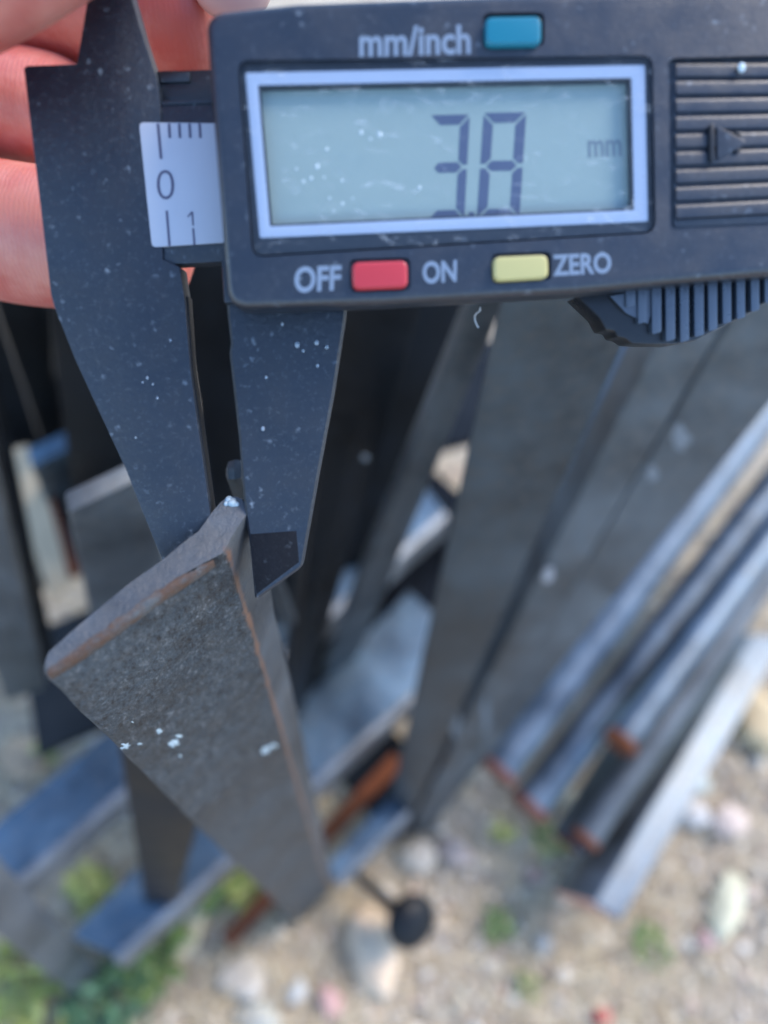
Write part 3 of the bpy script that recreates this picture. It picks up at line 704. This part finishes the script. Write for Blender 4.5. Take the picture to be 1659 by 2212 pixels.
def addv(p, r, prev=None, root_=False):
    v = bm.verts.new(p); v[lay].radius = (r, r); v[lay].use_root = root_
    if prev: bm.edges.new((prev, v))
    return v
w0 = addv(*palm[0], None, True); w1 = addv(*palm[1], w0)
for ch in chains:
    pr = w1
    for p, r in ch: pr = addv(p, r, pr)
me = bpy.data.meshes.new('hand_skin'); bm.to_mesh(me); bm.free()
ho = link('hand', me, M_skin, hand)
md = ho.modifiers.new('s', 'SKIN'); md.use_smooth_shade = True
m2 = ho.modifiers.new('ss', 'SUBSURF'); m2.levels = 3; m2.render_levels = 3
bpy.context.view_layer.update(); bake(ho)
if not ho.data.materials: ho.data.materials.append(M_skin)
for p in ho.data.polygons: p.use_smooth = True
# nail of the index finger, partly above the frame
bm = bmesh.new(); bmesh.ops.create_uvsphere(bm, u_segments=20, v_segments=10, radius=1)
c = P(500, -42, .0875); a1 = (P(540, -40, .0875) - c).normalized(); a2 = (CAM - c).normalized(); a2 = (a2 - a1 * a2.dot(a1)).normalized(); a3 = a1.cross(a2)
bm.transform(Matrix.Translation(c) @ Matrix((a1, a3, a2)).transposed().to_4x4() @ Matrix.Diagonal((.0048, .0042, .0016, 1)))
finish(bm, 'fingernail', M_nail, hand, True)

# ------------------------------------------------------------------ ground litter
def stone_bm(r, seed, sq=(1, 1, .7), sub=2):
    bm = bmesh.new(); bmesh.ops.create_icosphere(bm, subdivisions=sub, radius=r)
    for v in bm.verts:
        d = v.co.normalized(); v.co *= 1 + .36 * noise.noise(d * 1.6 + Vector((seed * 7.3, 0, 0))) + .2 * noise.noise(d * 4 + Vector((0, seed * 3.1, 0)))
        for ax_ in range(4):
            nn_ = noise.random_unit_vector() if False else Vector((math.sin(seed * 5 + ax_ * 2.1), math.cos(seed * 3 + ax_ * 1.7), math.sin(ax_ * 4 + seed))).normalized()
            ex_ = v.co.dot(nn_) - .72 * r
            if ex_ > 0: v.co -= nn_ * ex_ * .9
        v.co = Vector((v.co.x * sq[0], v.co.y * sq[1], v.co.z * sq[2]))
    return bm
def stone(label, u, v, ru, rv, ang, col, seed, flat=.55):
    c = ground_at(u, v); d = (c - CAM).length * .93; r1, r2 = ru * .9 * d / F, rv * .9 * d / F
    bm = stone_bm(1, seed, (r1, r2, min(r1, r2) * flat), 3)
    m = simple('stone_%s' % seed, (col[0] * .74, col[1] * .68, col[2] * .60), .85, .3, .3, 350); o = finish(bm, 'stone', m, None, True)
    o.location = c + Vector((0, 0, min(r1, r2) * flat * .6)); o.rotation_euler = (0, 0, math.radians(-ang)); tag(o, label, 'stone'); return o
stone('large white angular stone beside the domed bolt head', 800, 2048, 50, 100, -12, (.78, .66, .54), 1)
stone('long cream-coloured stone right of the green weeds', 410, 2018, 27, 75, 18, (.72, .66, .46), 2)
stone('long pale green-white stone at the right, below the large square tube', 1566, 1966, 34, 80, 28, (.72, .74, .60), 3)
stone('broad pale grey stone at the bottom, left of the round bluish pebble', 525, 2115, 60, 38, 0, (.56, .55, .53), 4)
stone('small round bluish white pebble at the bottom', 640, 2140, 24, 24, 0, (.62, .68, .74), 5)
stone('pink oval pebble right of the bluish white pebble', 712, 2162, 24, 34, -35, (.68, .44, .48), 6)
stone('blue-grey stone cut by the bottom edge', 560, 2195, 52, 34, 10, (.50, .56, .58), 7)
stone('small round white pebble below the large square tube end', 1216, 2108, 19, 19, 0, (.66, .66, .66), 8)
stone('small red pebble at the bottom edge', 1302, 2196, 20, 16, 0, (.62, .09, .10), 9)
stone('pale pebble between the second and third rods', 1235, 1735, 26, 32, 0, (.62, .62, .52), 10)
stone('white stone under the large square tube near the right edge', 1500, 1760, 40, 30, 20, (.66, .68, .72), 11)
stone('pinkish white broad stone at the right edge', 1570, 1775, 46, 34, -10, (.66, .58, .56), 12)
stone('sandy yellow stone at the right edge beside the tube', 1635, 1560, 60, 75, 0, (.66, .56, .38), 13)
stone('pink-grey pebble below the long pale green-white stone', 1523, 2032, 24, 20, 0, (.50, .36, .38), 14)
stone('grey round pebble right of the long pale stone', 1616, 1930, 24, 24, 0, (.50, .44, .40), 15)
stone('dusky pink pebble in the grass left of the box bar', 1150, 1890, 22, 18, 0, (.46, .33, .33), 16)
stone('bluish grey pebble in the grass at centre bottom', 1170, 2040, 22, 24, 0, (.38, .42, .47), 17)
stone('pale blue-green stone beside the large square tube', 1500, 1690, 34, 26, 30, (.55, .66, .68), 18)
stone('mauve flat stone in front of the angle iron foot', 985, 1840, 45, 30, 20, (.55, .47, .45), 19)
stone('white flat stone at the foot of the wide grey bar', 900, 1850, 40, 40, 0, (.60, .58, .55), 20)
stone('tan rounded stone between the rails at the left', 60, 1640, 60, 45, 30, (.50, .38, .28), 21)
stone('grey-brown stone left of the measured angle iron foot', 430, 1880, 32, 26, 0, (.46, .40, .36), 22)

def scatter_region():
    while True:
        u, v = (random.uniform(-150, 1800), random.uniform(1000, 2300)) if random.random() < .72 else (random.uniform(-900, 2600), random.uniform(500, 2900)); p = ground_at(u, v)
        return p
ib = bmesh.new(); bmesh.ops.create_icosphere(ib, subdivisions=1, radius=1); ib.verts.ensure_lookup_table()
iv = [v.co.copy() for v in ib.verts]; fi_ = [[v.index for v in f.verts] for f in ib.faces]; ib.free()
gv, gf = [], []
for i in range(7200):
    p = scatter_region(); r = random.choice((.0009, .0012, .0016, .0021, .0021, .0034)) * random.uniform(.7, 1.3)
    mtx = Matrix.Translation((p.x, p.y, gh(p.x, p.y) + r * .3)) @ Matrix.Rotation(random.uniform(0, 6.28), 4, Vector((random.random(), random.random(), 1)).normalized()) @ Matrix.Diagonal((r, r * random.uniform(.6, 1), r * random.uniform(.4, .8), 1))
    b0 = len(gv); gv += [mtx @ (c * random.uniform(.78, 1.18)) for c in iv]; gf += [[b0 + k for k in f] for f in fi_]
gme = bpy.data.meshes.new('gravel'); gme.from_pydata(gv, [], gf)
o = link('gravel', gme, M_gravel); tag(o, 'fine mixed gravel scattered over the sandy ground', kind='stuff')
def blades(name, spots, mat, label, kind=None, cat=None):
    vs_, fs = [], []
    for (p, h, az, lean, wd) in spots:
        d = Vector((math.cos(az), math.sin(az), 0)); s = Vector((-d.y, d.x, 0)) * wd; b0 = len(vs_)
        for k in range(4):
            t_ = k / 3; c = p + d * (h * lean * t_ * t_) + Vector((0, 0, h * math.sqrt(max(0, 1 - lean * lean * .8)) * t_ * (1 - .35 * t_ * lean)))
            wv = s * (1 - t_ * .85); vs_ += [c - wv, c + wv]
        fs += [(b0 + 2 * k, b0 + 2 * k + 1, b0 + 2 * k + 3, b0 + 2 * k + 2) for k in range(3)]
    me = bpy.data.meshes.new(name); me.from_pydata(vs_, [], fs); o = link(name, me, mat)
    return tag(o, label, cat, kind=kind)
sp = []
for i in range(12500):
    p = scatter_region(); k = noise.noise(Vector((p.x * 14, p.y * 14, 9)))
    if k < -.1 and random.random() < .7: continue
    sp.append((Vector((p.x, p.y, gh(p.x, p.y))), random.uniform(.006, .03), random.uniform(0, 6.28), random.uniform(.75, 1.05), random.uniform(.0002, .0006)))
blades('dry_grass', sp, M_straw, 'flattened dry straw and dead grass on the ground', 'stuff')
def weed(label, u, v, rad, n, mat, hmax=.03, leaf=.0045, lift=0):
    c = ground_at(u, v); vs_, fs = [], []
    R_ = rad * (c - CAM).length * .93 / F; rt = random.Random(int(u * 7 + v))
    for i in range(n):
        a = rt.uniform(0, 6.28); q = R_ * math.sqrt(rt.random()); z = rt.uniform(.002, hmax) * (1 - .5 * q / R_)
        ctr = Vector((c.x + q * math.cos(a), c.y + q * math.sin(a), z))
        nrm = Vector((rt.uniform(-.7, .7), rt.uniform(-.7, .7), 1)).normalized(); x = nrm.orthogonal().normalized(); x = Matrix.Rotation(rt.uniform(0, 6.28), 3, nrm) @ x; y = nrm.cross(x); L = leaf * rt.uniform(.5, 1.3)
        b0 = len(vs_); vs_ += [ctr - x * L, ctr + y * L * .42 - nrm * L * .1, ctr + x * L, ctr - y * L * .42 - nrm * L * .1, Vector((c.x + q * .5 * math.cos(a), c.y + q * .5 * math.sin(a), 0))]
        fs += [(b0, b0 + 1, b0 + 2), (b0, b0 + 2, b0 + 3), (b0, b0 + 4, b0 + 1)] if i % 6 == 0 else [(b0, b0 + 1, b0 + 2), (b0, b0 + 2, b0 + 3)]
    me = bpy.data.meshes.new('weed'); me.from_pydata([v_ - c for v_ in vs_], [], fs); o = link('weed', me, mat); o.location = c; tag(o, label, 'weed')
weed('bright green leafy weed beside the long cream-coloured stone', 335, 2065, 75, 150, M_green)
weed('blue-green leafy weed at the bottom left of the bright weed', 235, 2180, 75, 130, M_green2)
weed('yellow-green weed between the two rails at the left', 205, 1925, 42, 60, M_lime)
weed('yellow-green weed left of the measured angle iron foot', 535, 1920, 42, 60, M_lime)
weed('small dull green weed left of the yellow one', 470, 1940, 30, 35, M_green)
weed('yellow-green weed in the bottom left corner', 30, 2130, 70, 90, M_lime)
weed('pale lime weed cut by the bottom edge at the left', 100, 2200, 55, 60, M_lime)
weed('small green weed at the end of the rods', 1175, 1815, 40, 36, M_green, .012, .0035)
weed('small green weed in the grass at centre right', 1075, 2000, 32, 26, M_green, .012, .0035)
weed('green weed below the pink tube end', 1400, 2040, 42, 30, M_green, .012, .0035)
weed('yellow-green weed beside the rail at the far left', 105, 1620, 26, 24, M_lime, .015)
weed('yellow weed at the rusty rod end', 1085, 1795, 26, 22, M_lime, .01, .003)
weed('small green weed at the bottom right of centre', 1140, 2130, 24, 20, M_green, .01, .003)
